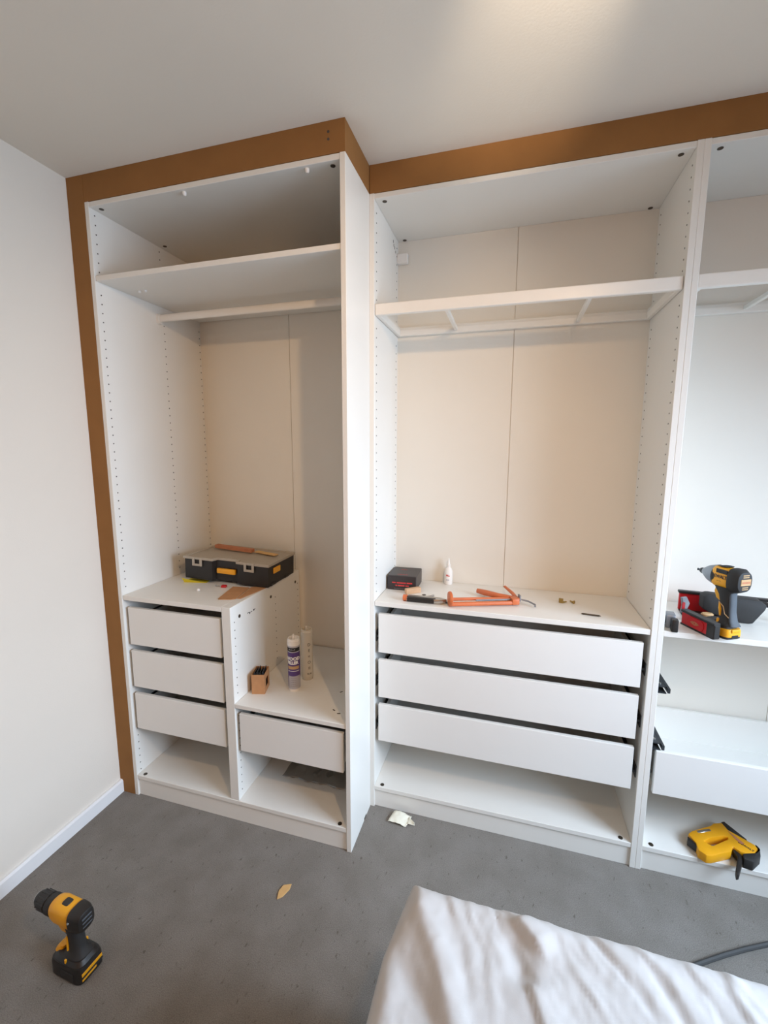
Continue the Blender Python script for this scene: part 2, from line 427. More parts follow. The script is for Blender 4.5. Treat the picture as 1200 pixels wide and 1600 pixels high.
w2 = make_wardrobe('wardrobe', .998, .23, .35, 'shallow white wardrobe with three wide drawers, in the middle of the row')
w3 = make_wardrobe('wardrobe', 1.996, .23, .35, 'shallow white wardrobe with a single low drawer, at the right end of the row')
for w in (w2, w3):
    frame_shelf(w, .35)
    pin_holes(w, T, 1, (.026, .31), ((.93, 1.95), (2.02, 2.32)))
    pin_holes(w, WID - T, -1, (.026, .31), ((.93, 1.95), (2.02, 2.32)))
    bd = MB().box(T + .001, WID - T - .001, .002, .334, .879, .898, .0012).build('top_board', 'melamine', w)
    if w is w2:
        m = MB(); disc(m, (.19, .13, .898), (0, 0, 1), .008); m.build('cam_bolt', 'bolt', bd, label='dark recessed cam bolt')
for z0, z1 in ((.303, .463), (.495, .656), (.686, .847)):
    make_drawer(w2, .033, .963, z0, z1, .006, .325)
    slide(w2, T, 1, (z0 + z1) / 2 - .02, .02, .32); slide(w2, WID - T, -1, (z0 + z1) / 2 - .02, .02, .32)
make_drawer(w3, .033, .963, .303, .464, .006, .325, .006)
for s_, x in ((1, T), (-1, WID - T)):
    slide(w3, x, s_, .37, .02, .32)
    for z in (.685, .475):
        sl = MB()
        sl.box(min(x, x + s_ * .004), max(x, x + s_ * .004), .012, .32, z - .018, z + .02)
        sl.box(min(x + s_ * .004, x + s_ * .030), max(x + s_ * .004, x + s_ * .030), .014, .32, z - .012, z - .009)
        sl.box(min(x + s_ * .034, x + s_ * .042), max(x + s_ * .034, x + s_ * .042), .016, .32, z - .010, z + .006)
        sl.box(min(x + s_ * .004, x + s_ * .034), max(x + s_ * .004, x + s_ * .034), .03, .32, z + .002, z + .005)
        so = sl.build('drawer_slide', 'slide_metal', w3, label='dark metal drawer runner without its drawer')
        m = MB(); disc(m, (x + s_ * .018, .05, z + .005), (0, 0, 1), .005, .004); m.build('roller', 'steel', so)
MB().box(T, T + .045, .31, .333, 2.25, 2.287, .002).build('corner_bracket', 'white_plastic', w2, label='small white corner fixing block')
m = MB()
for y, z in ((.255, 2.312), (.262, 2.300), (.276, 2.296), (.29, 2.286)): m.box(T - .0002, T + .0005, y - .003, y + .003, z - .005, z + .005)
m.build('print_mark', 'bolt', w2)

# ------------------------------------------------------------------ ceiling light (out of frame, its warm light shapes the shadows)
lamp = empty('ceiling_spotlight', (LAMP.x, LAMP.y, CEIL)); tag(lamp, 'white ceiling spotlight fitting with warm bulbs and an added third fill head', 'ceiling light')
MB().lathe((0, 0, 0), (0, 0, -.03), [(0, .06), (.7, .06), (1, .05)], 28).build('ceiling_plate', 'gloss_white', lamp, True)
MB().cyl((0, 0, -.03), (0, 0, -.125), .007).build('stem', 'gloss_white', lamp, True)
# main head tilted towards the wardrobes; the bulb sits at LAMP
la = Vector((0, 0, LAMP.z - CEIL)); ld = (Vector((.60, .50, 0.85)) - LAMP).normalized()
MB().lathe(la - ld * .06, la + ld * .035, [(0, .012), (.08, .03), (.4, .046), (1, .06), (1, .057), (.4, .043), (.1, .026)], 28, cap=False).build('spot_head', 'gloss_white', lamp, True)
MB().lathe(la - ld * .055, la - ld * .012, [(0, .010), (.3, .014), (.6, .024), (.9, .026), (1, .02)], 20).build('bulb', 'bulb_glow', lamp, True)
pl = bpy.data.lights.new('spot_lamp', 'SPOT'); pl.energy = LAMP_POWER; pl.color = (1.0, .64, .34); pl.shadow_soft_size = .032
pl.spot_size = R(94); pl.spot_blend = .9
po = bpy.data.objects.new('spot_lamp', pl); C.objects.link(po); po.parent = lamp; po.location = la + ld * .012
po.rotation_euler = (-ld).to_track_quat('Z', 'Y').to_euler()
# second head: a small uplighter washing the ceiling towards the wardrobes
ua = Vector((-.15, .34, -.19)); ut = Vector((1.57, -.30, CEIL + .03)) - Vector((LAMP.x, LAMP.y, CEIL)) - ua; ud = ut.normalized()
MB().tube([(0, 0, -.02), (-.07, .16, -.13), tuple(ua - ud * .03)], .006).build('arm', 'gloss_white', lamp, True)
MB().lathe(ua - ud * .05, ua + ud * .05, [(0, .012), (.1, .028), (1, .034), (1, .031), (.15, .025)], 24, cap=False).build('spot_head', 'gloss_white', lamp, True)
pl = bpy.data.lights.new('uplight', 'SPOT'); pl.energy = UPLIGHT_POWER; pl.color = (1.0, .82, .62); pl.shadow_soft_size = .02
pl.spot_size = R(42); pl.spot_blend = 1.0
po = bpy.data.objects.new('uplight', pl); C.objects.link(po); po.parent = lamp; po.location = ua + ud * .03
po.rotation_euler = (-ud).to_track_quat('Z', 'Y').to_euler()

# third head: added unseen, bounces warm fill light off the far wall
ra = Vector((.10, -.12, -.16)); rd = Vector((-.05, -1, -.28)).normalized()
MB().tube([(0, 0, -.02), (.06, -.06, -.09), tuple(ra - rd * .03)], .006).build('arm', 'gloss_white', lamp, True)
MB().lathe(ra - rd * .05, ra + rd * .05, [(0, .012), (.1, .028), (1, .05), (1, .047), (.15, .025)], 24, cap=False).build('spot_head', 'gloss_white', lamp, True)
pl = bpy.data.lights.new('rear_fill', 'SPOT'); pl.energy = REAR_FILL_POWER; pl.color = (1.0, .66, .36); pl.shadow_soft_size = .02
pl.spot_size = R(95); pl.spot_blend = 1.0
po = bpy.data.objects.new('rear_fill', pl); C.objects.link(po); po.parent = lamp; po.location = ra + rd * .03
po.rotation_euler = (-rd).to_track_quat('Z', 'Y').to_euler()

# ------------------------------------------------------------------ bed
def seg_d(px, py, pts):
    best = 1e9; side = 0; tt = 0
    for i in range(len(pts) - 1):
        ax_, ay = pts[i]; bx, by = pts[i + 1]; dx, dy = bx - ax_, by - ay
        k = max(0, min(1, ((px - ax_) * dx + (py - ay) * dy) / (dx * dx + dy * dy)))
        ex, ey = px - ax_ - k * dx, py - ay - k * dy; d = math.hypot(ex, ey)
        if d < best: best = d; side = 1 if (dx * ey - dy * ex) > 0 else -1; tt = (i + k) / (len(pts) - 1)
    return best, side, tt
# (polyline, height, width right of travel, width left of travel)
FOLDS = [
    ([(1.336, -.478), (1.364, -.523), (1.40, -.576), (1.432, -.624), (1.448, -.672), (1.48, -.74), (1.52, -.90)], .017, .020, .034),
    ([(1.345, -.60), (1.375, -.64), (1.42, -.69), (1.46, -.76)], -.009, .03, .02),
    ([(1.30, -.60), (1.335, -.70), (1.36, -.85)], .008, .03, .03),
    ([(1.555, -.492), (1.585, -.52), (1.622, -.556)], .017, .008, .050),
    ([(1.545, -.53), (1.57, -.57), (1.575, -.62)], -.011, .022, .022),
    ([(1.583, -.60), (1.604, -.657), (1.64, -.75)], .010, .008, .035),
    ([(1.69, -.455), (1.721, -.501), (1.775, -.563), (1.80, -.61)], -.0045, .005, .012),
    ([(1.705, -.455), (1.736, -.50), (1.79, -.562)], .004, .008, .03),
    ([(1.771, -.458), (1.837, -.523), (1.87, -.60)], .0045, .005, .03),
    ([(1.80, -.51), (1.825, -.552), (1.842, -.592), (1.87, -.66)], -.005, .006, .014),
    ([(1.88, -.458), (1.89, -.50), (1.92, -.56)], .004, .006, .03),
    ([(1.952, -.456), (1.946, -.519), (1.96, -.56), (2.0, -.62)], .006, .005, .03),
    ([(2.05, -.456), (2.06, -.52), (2.10, -.60)], .005, .006, .03),
    ([(1.415, -.465), (1.435, -.51), (1.46, -.55)], .0035, .006, .014),
    ([(1.46, -.462), (1.468, -.50), (1.475, -.545)], .003, .005, .010),
    ([(1.51, -.468), (1.522, -.50), (1.53, -.53)], -.004, .004, .008),
    ([(1.47, -.56), (1.485, -.61), (1.50, -.68)], .0035, .006, .016),
    ([(1.515, -.58), (1.52, -.64), (1.53, -.70)], .003, .006, .016),
    ([(1.66, -.55), (1.70, -.60), (1.74, -.68)], .0035, .006, .02),
    ([(1.62, -.465), (1.65, -.50), (1.66, -.54)], .004, .006, .016),
    ([(1.90, -.54), (1.915, -.60), (1.95, -.68)], -.004, .005, .012),
]
BX0, BX1, BY0, BY1, BZ = 1.325, 2.95, -2.55, -.458, .492
def bed_h(x, y):
    h = 0.0
    for pts, amp, wr_, wl in FOLDS:
        d, sd, t_ = seg_d(x, y, pts); w_ = wl if sd > 0 else wr_
        if d < 4 * w_: h += amp * math.exp(-(d / w_) ** 2) * min(1, .35 + 4 * t_) * min(1, .08 + 3 * (1 - t_))
    v = Vector((x * 9, y * 5, .3)); h += .004 * noise.noise(v) + .003 * abs(noise.noise(Vector((x * 16 + y * 9, y * 8 - x * 4, 7)))) + .0030 * abs(noise.noise(Vector((x * 40 + y * 26, y * 14 - x * 8, 3)))) + .0018 * abs(noise.noise(Vector((x * 75 - y * 20, y * 45, 9)))) + .0008 * noise.noise(v * 11)
    return h
bed = empty('bed', ((BX0 + BX1) / 2, (BY0 + BY1) / 2, 0)); tag(bed, 'low bed covered with a crumpled white sheet in the foreground', 'bed')
def bed_surface():
    # profile across an edge: flat top, rounded shoulder, hanging side
    r = .045
    def side(s_):   # s_ beyond the shoulder start -> (out, down)
        if s_ <= 0: return s_, 0.0
        q = r * math.pi / 2
        if s_ < q: a_ = s_ / r; return r * math.sin(a_), r * (1 - math.cos(a_))
        return r + (s_ - q) * .04, r + (s_ - q)
    drop = .36
    def axis(a0, a1, fine0, fine1):
        L_ = []
        s_ = drop
        while s_ > .07: L_.append(a0 + r - s_); s_ -= .03
        x = a0 + r - .07
        while x < a1 - r + .07:
            L_.append(x); x += .0065 if fine0 <= x <= fine1 else .03
        s_ = .07
        while s_ <= drop: L_.append(a1 - r + s_); s_ += .03
        return L_
    xs = axis(BX0, BX1, 1.2, 2.25); ys = axis(BY0, BY1, -.85, -.40)
    m = MB(); V = []
    for u in xs:
        col = []
        for v in ys:
            dx = dy = 0; x = min(max(u, BX0 + r), BX1 - r); y = min(max(v, BY0 + r), BY1 - r); ddx = ddy = 0.0
            if u < BX0 + r: o_, ddx = side(BX0 + r - u); x -= o_
            elif u > BX1 - r: o_, ddx = side(u - BX1 + r); x += o_
            if v < BY0 + r: o_, ddy = side(BY0 + r - v); y -= o_
            elif v > BY1 - r: o_, ddy = side(v - BY1 + r); y += o_
            dn = max(ddx, ddy); h = bed_h(x, y) * max(0, 1 - dn / .05)
            z = BZ + h - dn
            if dn > .05:   # loose vertical folds in the hanging sides
                k = min(1, (dn - .05) / .2) * .014; wv = math.sin(u * 31 + v * 27) + .5 * math.sin(u * 57 + v * 49 + 1)
                x += k * wv * (0 if ddx < ddy else (1 if u > BX1 - r else -1)); y += k * wv * (0 if ddy < ddx else (1 if v > BY1 - r else -1))
            # the left edge bows outwards away from the corner
            if u < BX0 + .25: x -= .026 * min(1, max(0, (BY1 - v) / .16)) * (1 - max(0, (u - BX0) / .25))
            col.append(m.bm.verts.new((x, y, z)))
        V.append(col)
    for i in range(len(xs) - 1):
        for j in range(len(ys) - 1): m.bm.faces.new((V[i][j], V[i + 1][j], V[i + 1][j + 1], V[i][j + 1]))
    bmesh.ops.translate(m.bm, vec=-Vector(bed.location), verts=m.bm.verts)
    return m
so = bed_surface().build('bed_sheet', 'sheet', bed, True)
for p in so.data.polygons: p.use_smooth = True
cx, cy = (BX1 - BX0) / 2, (BY1 - BY0) / 2
MB().box(-cx + .03, cx - .03, -cy + .03, cy - .03, .27, .46, .03, 3).build('mattress', 'mattress', bed, True)
MB().box(-cx + .04, cx - .04, -cy + .04, cy - .04, .06, .268, .01).build('bed_base', 'bed_base', bed)
for sx in (-1, 1):
    for sy in (-1, 1): MB().cyl((sx * (cx - .1), sy * (cy - .1), 0), (sx * (cx - .1), sy * (cy - .1), .062), .025).build('leg', 'black_plastic', bed, True)

# ------------------------------------------------------------------ power tools
def drill(loc, rz, label):
    t = empty('cordless_drill', loc, rz); tag(t, label, 'drill')
    X, Y, Z = (1, 0, 0), (0, 1, 0), (0, 0, 1); az = .180
    hs = MB().loft([((-.030, 0, az), Y, Z, .026, .030, 3), ((-.022, 0, az), Y, Z, .0285, .032, 3), ((.030, 0, az), Y, Z, .0285, .032, 3), ((.044, 0, az), Y, Z, .027, .030, 2.6), ((.05, 0, az), Y, Z, .025, .027, 2.4)], 32).build('motor_housing', 'yellow_plastic', t, True)
    MB().loft([((.002, 0, az + .0305), X, Y, .0130, .0115, 4), ((.002, 0, az + .0335), X, Y, .0115, .010, 4)], 20).build('speed_switch', 'black_plastic', hs, True)
    MB().loft([((.010, 0, az - .030), Y, X, .021, .024, 3), ((.006, 0, az - .050), Y, X, .017, .021, 3)], 24).build('lower_housing', 'yellow_plastic', t, True)
    rc = MB().loft([((-.070, 0, az), Y, Z, .016, .022, 3), ((-.067, 0, az), Y, Z, .023, .028, 3), ((-.052, 0, az), Y, Z, .0285, .033, 3), ((-.0305, 0, az), Y, Z, .030, .034, 3)], 28).build('rear_cap', 'black_plastic', t, True)
    for k in (-1, 0, 1): MB().box(-.0715, -.066, -.014, .014, az + k * .012 - .002, az + k * .013 + .002, .0008).build('vent_slot', 'grey_rubber', rc)
    for s_ in (-1, 1): MB().cyl((-.036, s_ * .028, az + .008), (-.036, s_ * .0315, az + .008), .0035, n=12).build('screw', 'steel', rc, True)
    ck = MB().lathe((.05, 0, az), (.122, 0, az), [(0, .0255), (.05, .027), (.28, .027), (.31, .0235), (.36, .023), (.40, .0252), (.72, .0245), (.9, .021), (1, .017)], 28).build('chuck', 'black_rubber', t, True)
    MB().lathe((.1215, 0, az), (.127, 0, az), [(0, .0165), (.6, .0155), (1, .010)], 24).build('chuck_ring', 'steel', ck, True)
    for k in range(12):
        th = 2 * math.pi * k / 12; c = Vector((.092, math.cos(th) * .0245, az + math.sin(th) * .0245))
        MB().obox(c, Matrix.Rotation(th, 3, 'X'), .016, .0012, .0018, .0005).build('grip_rib', 'black_plastic', ck)
    MB().loft([((-.012, 0, .155), X, Y, .028, .020, 2.6), ((-.016, 0, .125), X, Y, .022, .018, 2.4), ((-.020, 0, .090), X, Y, .021, .018, 2.4), ((-.022, 0, .070), X, Y, .024, .020, 2.4), ((-.018, 0, .058), X, Y, .040, .028, 2.8)], 28).build('handle', 'black_rubber', t, True)
    MB().loft([((.003, 0, .136), X, Y, .004, .012, 3), ((.012, 0, .134), X, Y, .012, .010, 3), ((.010, 0, .112), X, Y, .010, .009, 3)], 16).build('trigger', 'black_plastic', t, True)
    for s_ in (-1, 1): MB().loft([((-.004, s_ * .016, .118), X, Y, .003, .0025, 2), ((-.004, s_ * .0165, .10), X, Y, .004, .003, 2), ((-.006, s_ * .0185, .076), X, Y, .003, .003, 2)], 10).build('handle_inlay', 'yellow_plastic', t, True)
    ft = MB().loft([((-.012, 0, .060), X, Y, .046, .029, 3.5), ((-.010, 0, .050), X, Y, .056, .035, 4)], 28).build('foot', 'black_plastic', t, True)
    MB().loft([((.030, 0, .068), X, Y, .010, .014, 3), ((.036, 0, .058), X, Y, .015, .019, 3), ((.040, 0, .052), X, Y, .014, .020, 3)], 20).build('light_housing', 'yellow_plastic', t, True)
    for s_ in (-1, 1): MB().obox((-.012, s_ * .0315, .057), 0, .003, .0025, .006, .001).build('clip', 'yellow_plastic', ft)
    bt = MB().loft([((-.010, 0, .0005), X, Y, .056, .034, 6), ((-.010, 0, .004), X, Y, .060, .038, 6), ((-.010, 0, .040), X, Y, .060, .038, 6), ((-.010, 0, .0495), X, Y, .057, .036, 6)], 36).build('battery', 'black_plastic', t, True)
    MB().box(-.0710, -.0695, -.030, .030, .026, .036, .0004).build('battery_stripe', 'yellow_plastic', bt)
    MB().box(-.0710, -.0695, -.012, .030, .012, .018, .0004).build('battery_stripe', 'yellow_plastic', bt)
    MB().box(-.0712, -.0700, -.032, .032, .0195, .0235, .0004).build('release_catch', 'black_rubber', bt)
    for s_ in (-1, 1): MB().obox((-.02, s_ * .0385, .022), 0, .026, .0008, .012, .0004).build('side_grip', 'black_rubber', bt)
    return t
drill((.352, -.560, 0), R(177), 'yellow and black cordless drill standing on its battery on the carpet by the left wall')

def impact(loc, rz, label):
    t = empty('impact_driver', loc, rz); tag(t, label, 'impact driver')
    X, Y, Z = (1, 0, 0), (0, 1, 0), (0, 0, 1); az = .190
    nz = MB().lathe((.018, 0, az), (.078, 0, az), [(0, .032), (.15, .0325), (.55, .026), (.85, .016), (1, .011)], 28).build('nose', 'grey_metal', t, True)
    MB().lathe((.078, 0, az), (.092, 0, az), [(0, .0105), (.5, .010), (1, .007)], 18).build('bit_collar', 'black_plastic', nz, True)
    MB().lathe((.092, 0, az), (.106, 0, az), [(0, .0028), (.6, .0028), (.65, .0042), (.9, .0042), (1, .002)], 10).build('driver_bit', 'slide_metal', nz, True)
    hs = MB().loft([((-.044, 0, az), Y, Z, .030, .031, 3), ((-.040, 0, az), Y, Z, .032, .033, 3), ((.012, 0, az), Y, Z, .033, .034, 3), ((.020, 0, az), Y, Z, .0315, .033, 2.4)], 32).build('motor_housing', 'yellow_plastic', t, True)
    text_part('DEWALT', .0145, 'black_print', hs, plane_M((-.013, .0328, az + .004), (-1, 0, 0), Z), bold=.0005)
    text_part('-- ---', .008, 'black_print', hs, plane_M((-.013, .0326, az - .009), (-1, 0, 0), Z), bold=.0002)
    MB().loft([((.012, 0, az + .0330), Y, X, .014, .004, 2.5), ((-.010, 0, az + .0345), Y, X, .018, .020, 3), ((-.02, 0, az + .038), Y, X, .012, .016, 2.5)], 20).build('top_overmould', 'black_rubber', t, True)
    MB().box(-.044, .0, .0300, .0345, az + .016, az + .029, .0015).build('side_overmould', 'black_rubber', t)
    MB().lathe((.006, 0, az), (.0215, 0, az), [(0, .0335), (.3, .0345), (.8, .0345), (1, .033)], 28).build('nose_band', 'black_rubber', t, True)
    rc = MB().loft([((-.086, 0, az), Y, Z, .022, .022, 2.4), ((-.083, 0, az), Y, Z, .030, .031, 2.6), ((-.066, 0, az), Y, Z, .037, .039, 2.8), ((-.0435, 0, az), Y, Z, .035, .037, 3)], 28).build('rear_cap', 'black_rubber', t, True)
    MB().box(-.0878, -.084, -.021, .021, az - .010, az + .010, .001).build('rating_label', 'tan_print', rc)
    MB().box(-.0884, -.0876, -.017, .017, az - .003, az + .003).build('label_band', 'wood_red', rc)
    for k in (-1, 1):
        for d_ in (0, .006): MB().box(-.0865, -.082, -.013, .013, az + k * (.016 + d_) - .0015, az + k * (.016 + d_) + .0015, .0005).build('vent_slot', 'tan_print', rc)
    MB().loft([((-.018, 0, az - .028), X, Y, .038, .026, 3), ((-.026, 0, .135), X, Y, .026, .021, 2.6), ((-.030, 0, .105), X, Y, .022, .019, 2.4), ((-.034, 0, .075), X, Y, .022, .019, 2.4), ((-.036, 0, .055), X, Y, .026, .022, 2.6), ((-.032, 0, .043), X, Y, .042, .030, 3)], 28).build('handle', 'black_rubber', t, True)
    MB().loft([((-.046, 0, .150), X, Y, .008, .016, 2), ((-.049, 0, .12), X, Y, .007, .0155, 2), ((-.052, 0, .085), X, Y, .007, .0155, 2), ((-.058, 0, .058), X, Y, .008, .018, 2), ((-.068, 0, .044), X, Y, .010, .022, 2)], 20).build('grip_back', 'grey_rubber', t, True)
    MB().loft([((.006, 0, .150), X, Y, .013, .011, 3), ((.008, 0, .138), X, Y, .014, .0105, 3), ((.000, 0, .118), X, Y, .012, .010, 3), ((-.006, 0, .112), X, Y, .006, .008, 3)], 18).build('trigger', 'yellow_plastic', t, True)
    for s_ in (-1, 1):
        MB().loft([((-.014, s_ * .017, .108), X, Y, .003, .0035, 2), ((-.018, s_ * .0175, .09), X, Y, .0065, .004, 2), ((-.022, s_ * .0185, .068), X, Y, .003, .0035, 2)], 12).build('handle_inlay', 'yellow_plastic', t, True)
        MB().tube([(-.012, s_ * .0195, .112), (-.032, s_ * .0205, .100), (-.040, s_ * .0205, .078), (-.054, s_ * .017, .068)], .0016, 6).build('trim_line', 'tan_print', t, True)
        MB().loft([((-.018, s_ * .021, .058), X, Y, .004, .004, 2), ((-.020, s_ * .0235, .046), X, Y, .007, .004, 2)], 12).build('foot_inlay', 'yellow_plastic', t, True)
    ft = MB().loft([((-.014, 0, .046), X, Y, .046, .028, 3.5), ((-.010, 0, .038), X, Y, .050, .033, 4), ((-.010, 0, .033), X, Y, .050, .034, 4)], 28).build('foot', 'black_plastic', t, True)
    MB().tube([(.030, .030, .046), (.018, .034, .040), (-.03, .035, .036)], .0022, 6).build('belt_hook', 'yellow_plastic', ft, True)
    bt = MB().loft([((-.016, 0, .0005), X, Y, .050, .032, 6), ((-.016, 0, .003), X, Y, .053, .035, 6), ((-.016, 0, .010), X, Y, .053, .035, 6)], 36).build('battery', 'black_plastic', t, True)
    MB().loft([((-.016, 0, .0095), X, Y, .055, .0365, 5), ((-.016, 0, .026), X, Y, .055, .0365, 5), ((-.018, 0, .0335), X, Y, .052, .034, 4)], 36).build('battery_top', 'yellow_plastic', bt, True)
    MB().box(-.0745, -.070, -.018, .018, .024, .034, .002).build('release_button', 'yellow_plastic', bt)
    MB().box(-.0722, -.070, -.014, .014, .006, .015, .001).build('catch', 'black_plastic', bt)
    return t
it = impact((2.176, .268, .898), R(119), 'yellow and black impact driver standing upright on the upper board of the right-hand wardrobe'); it.scale = (.84, .9, 1.0)

# staple gun lying on its side
sg = empty('staple_gun', (2.27, .28, .096)); tag(sg, 'yellow and black staple gun lying on its side on the wardrobe floor', 'staple gun')
def loc2(P): return [(x - 2.27, y - .28) for x, y in P]
yel = [(2.172, .293), (2.19, .311), (2.263, .355), (2.279, .371), (2.309, .383), (2.317, .353), (2.36, .321), (2.379, .307), (2.381, .287), (2.363, .271), (2.334, .261), (2.317, .263), (2.302, .278), (2.288, .255), (2.217, .217), (2.20, .214), (2.182, .23), (2.185, .26)]
hole = [(2.215, .275), (2.242, .297), (2.289, .319), (2.303, .318), (2.299, .307), (2.273, .289), (2.236, .262), (2.222, .268)]
sb = MB().prism(loc2(yel), .002, .034, holes=[loc2(hole)], bev=.003).build('body', 'yellow_plastic', sg, True)
MB().prism(loc2([(2.313, .348), (2.34, .309), (2.346, .301), (2.333, .297), (2.322, .317)]), .0335, .0348).build('side_groove', 'wood_red', sb)
MB().prism(loc2([(2.169, .286), (2.185, .26), (2.186, .245), (2.164, .271)]), .006, .030, bev=.001).build('magazine_end', 'black_plastic', sb)
text_part('DEWALT', .011, 'black_print', sb, plane_M((2.345 - 2.27, .289 - .28, .0343), (.6, -.5, 0), (.5, .6, 0)), bold=.0003)
MB().prism(loc2([(2.309, .387), (2.321, .394), (2.363, .329), (2.363, .322), (2.341, .325), (2.315, .356)]), .004, .032, bev=.002).build('top_strip', 'black_rubber', sg, True)
MB().prism(loc2([(2.381, .311), (2.387, .294), (2.375, .262), (2.34, .227), (2.315, .232), (2.32, .253), (2.333, .259), (2.363, .269), (2.3815, .287)]), .0, .036, bev=.003).build('nose', 'black_rubber', sg, True)
MB().prism(loc2([(2.303, .277), (2.315, .261), (2.321, .252), (2.304, .217), (2.276, .170), (2.267, .166), (2.272, .185), (2.302, .244), (2.298, .264)]), .008, .028, bev=.002).build('lever', 'black_plastic', sg, True)
lv = MB().obox((2.231 - 2.27, .3225 - .28, .030), Matrix.Rotation(R(26), 3, 'Z'), .028, .006, .005, .002).build('squeeze_bar', 'steel', sg, True)

# ------------------------------------------------------------------ things on the left wardrobe's drawer unit
tc_ = empty('organiser_case', (.328, .364, .9085), R(2.5)); tc_.rotation_euler = (0, R(2.0), R(1.5)); tag(tc_, 'black parts organiser case with translucent lid and yellow handle, on the left drawer unit', 'organiser case')
cw, cd, chh = .205, .120, .090
def rr(hx, hy, r, n=4):
    P = []
    for sx, sy, a0 in ((1, 1, 0), (-1, 1, 90), (-1, -1, 180), (1, -1, 270)):
        for k in range(n + 1):
            th = R(a0 + 90 * k / n); P.append((sx * (hx - r) + r * math.cos(th), sy * (hy - r) + r * math.sin(th)))
    return P
base = MB()
pts = [(-cw, -cd), (-.068, -cd), (-.060, -cd + .02), (.050, -cd + .02), (.058, -cd), (cw, -cd), (cw, cd), (-cw, cd)]
base.prism(pts, 0, .006, bev=.001)
def wall_path(P, th, z0, z1):
    inner = []
    n = len(P)
    for i in range(n):
        p0 = Vector(P[i - 1]); p1 = Vector(P[i]); p2 = Vector(P[(i + 1) % n])
        e1 = (p1 - p0).normalized(); e2 = (p2 - p1).normalized(); n1 = Vector((-e1.y, e1.x)); n2 = Vector((-e2.y, e2.x))
        k = (n1 + n2); k = k / max(.2, k.dot(n1)); inner.append(tuple(p1 + k * th))
    return inner
base.prism(pts, .006, chh, holes=[wall_path(pts, .003, 0, 0)])
bo = base.build('case_tray', 'black_plastic', tc_)
MB().box(cw - .003, cw + .004, -.10, -.05, 0, .012, .002).build('hinge_foot', 'black_plastic', bo)
MB().box(cw - .003, cw + .004, .03, .07, 0, .012, .002).build('hinge_foot', 'black_plastic', bo)
# dividers and contents bins inside the tray
for x in (-.10, 0, .10): MB().box(x - .001, x + .001, -cd + .022, cd - .004, .006, .07).build('tray_divider', 'black_plastic', bo)
MB().box(-cw + .004, cw - .004, -.001, .001, .006, .068).build('tray_divider', 'black_plastic', bo)
lid = MB()
lpts = [(-cw - .006, -cd - .006), (-.062, -cd - .006), (-.054, -cd + .022), (.046, -cd + .022), (.054, -cd - .006), (cw + .006, -cd - .006), (cw + .006, cd + .006), (-cw - .006, cd + .006)]
lid.prism(lpts, chh, chh + .005, bev=.001)
lo = lid.build('lid', 'frosted_lid', tc_, label='translucent grey plastic lid')
rim = MB(); rim.prism(lpts, chh + .005, chh + .011, holes=[wall_path(lpts, .009, 0, 0)]); rim.build('lid_rim', 'frosted_lid', lo)
for x in (-.138, .118):
    m = MB(); y0, y1 = -cd - .010, -cd - .005
    m.box(x - .024, x - .013, y0, y1, chh - .028, chh + .011, .001); m.box(x + .013, x + .024, y0, y1, chh - .028, chh + .011, .001)
    m.box(x - .013, x + .013, y0, y1, chh - .028, chh - .018, .001); m.box(x - .013, x + .013, y0, y1, chh + .004, chh + .011, .001)
    m.build('latch', 'frosted_lid', lo, label='translucent grey latch with square opening')
MB().box(-.048, .042, -cd + .004, -cd + .018, .036, .058, .003, 2).build('handle', 'orange_yellow', tc_, True, label='bright yellow carrying handle')
MB().box(cw + .000, cw + .005, -.078, -.018, .050, .076, .002).build('side_catch', 'orange_yellow', tc_, label='bright yellow side catch')

def strip(name, loc, rz, hx, hy, hz, m, label, cat, group=None, bev=.001, tilt=0):
    o = MB().box(-hx, hx, -hy, hy, 0, 2 * hz, bev).build(name, m); o.location = loc; o.rotation_euler = (0, tilt, rz); tag(o, label, cat, group); return o
ztop = .9085 + chh + .0115
strip('wood_offcut', (.265, .410, ztop + .003), R(-4), .105, .012, .008, 'wood_red', 'reddish wooden strip lying on the organiser case lid', 'offcut', tilt=R(2))
strip('wood_offcut', (.435, .410, ztop - .0035), R(-10), .06, .014, .002, 'cardboard_pale', 'short pale tan offcut beside the reddish strip on the organiser lid', 'offcut', tilt=R(2))

# cardboard pieces sticking out from under the case
def sheet(name, P, z, th, m, label, cat, group=None):
    cx_ = sum(p[0] for p in P) / len(P); cy_ = sum(p[1] for p in P) / len(P)
    o = MB().prism([(x - cx_, y - cy_) for x, y in P], 0, th).build(name, m); o.location = (cx_, cy_, z); tag(o, label, cat, group); return o
sheet('cardboard_piece', [(.416, .076), (.425, .070), (.470, .083), (.483, .096), (.455, .235), (.380, .225)], .8985, .0024, 'cardboard', 'brown cardboard piece with rounded corners poking out under the organiser case', 'cardboard', 'cardboard under the organiser case')
sheet('cardboard_piece', [(.487, .10), (.500, .104), (.524, .25), (.470, .25), (.459, .24)], .8985, .0022, 'cardboard', 'narrow brown cardboard flap at the right edge of the drawer unit', 'cardboard', 'cardboard under the organiser case')
sheet('leaflet', [(.128, .222), (.232, .240), (.215, .31), (.115, .30)], .8985, .0012, 'yellow_paper', 'yellow leaflet half under the organiser case', 'leaflet')
lf = MB(); lf.grid(lambda u, v: (.128 + .10 * u, .226 - .014 * v * (1 - u) + .016 * u, .8998 + .022 * v * (1 - u) ** 1.3), 10, 4)
o = lf.build('leaflet_corner', 'yellow_paper', None); tag(o, 'curled up yellow paper corner leaning against the organiser case front', 'paper')
sm = o.modifiers.new('thickness', 'SOLIDIFY'); sm.thickness = .0006
kb = MB().lathe((0, 0, 0), (0, 0, .011), [(0, .003), (.2, .007), (.6, .007), (1, .003)], 14).build('furniture_plug', 'white_plastic', None, True); kb.location = (.273, .139, .898); tag(kb, 'tiny round white plug lying in front of the organiser case', 'plug')
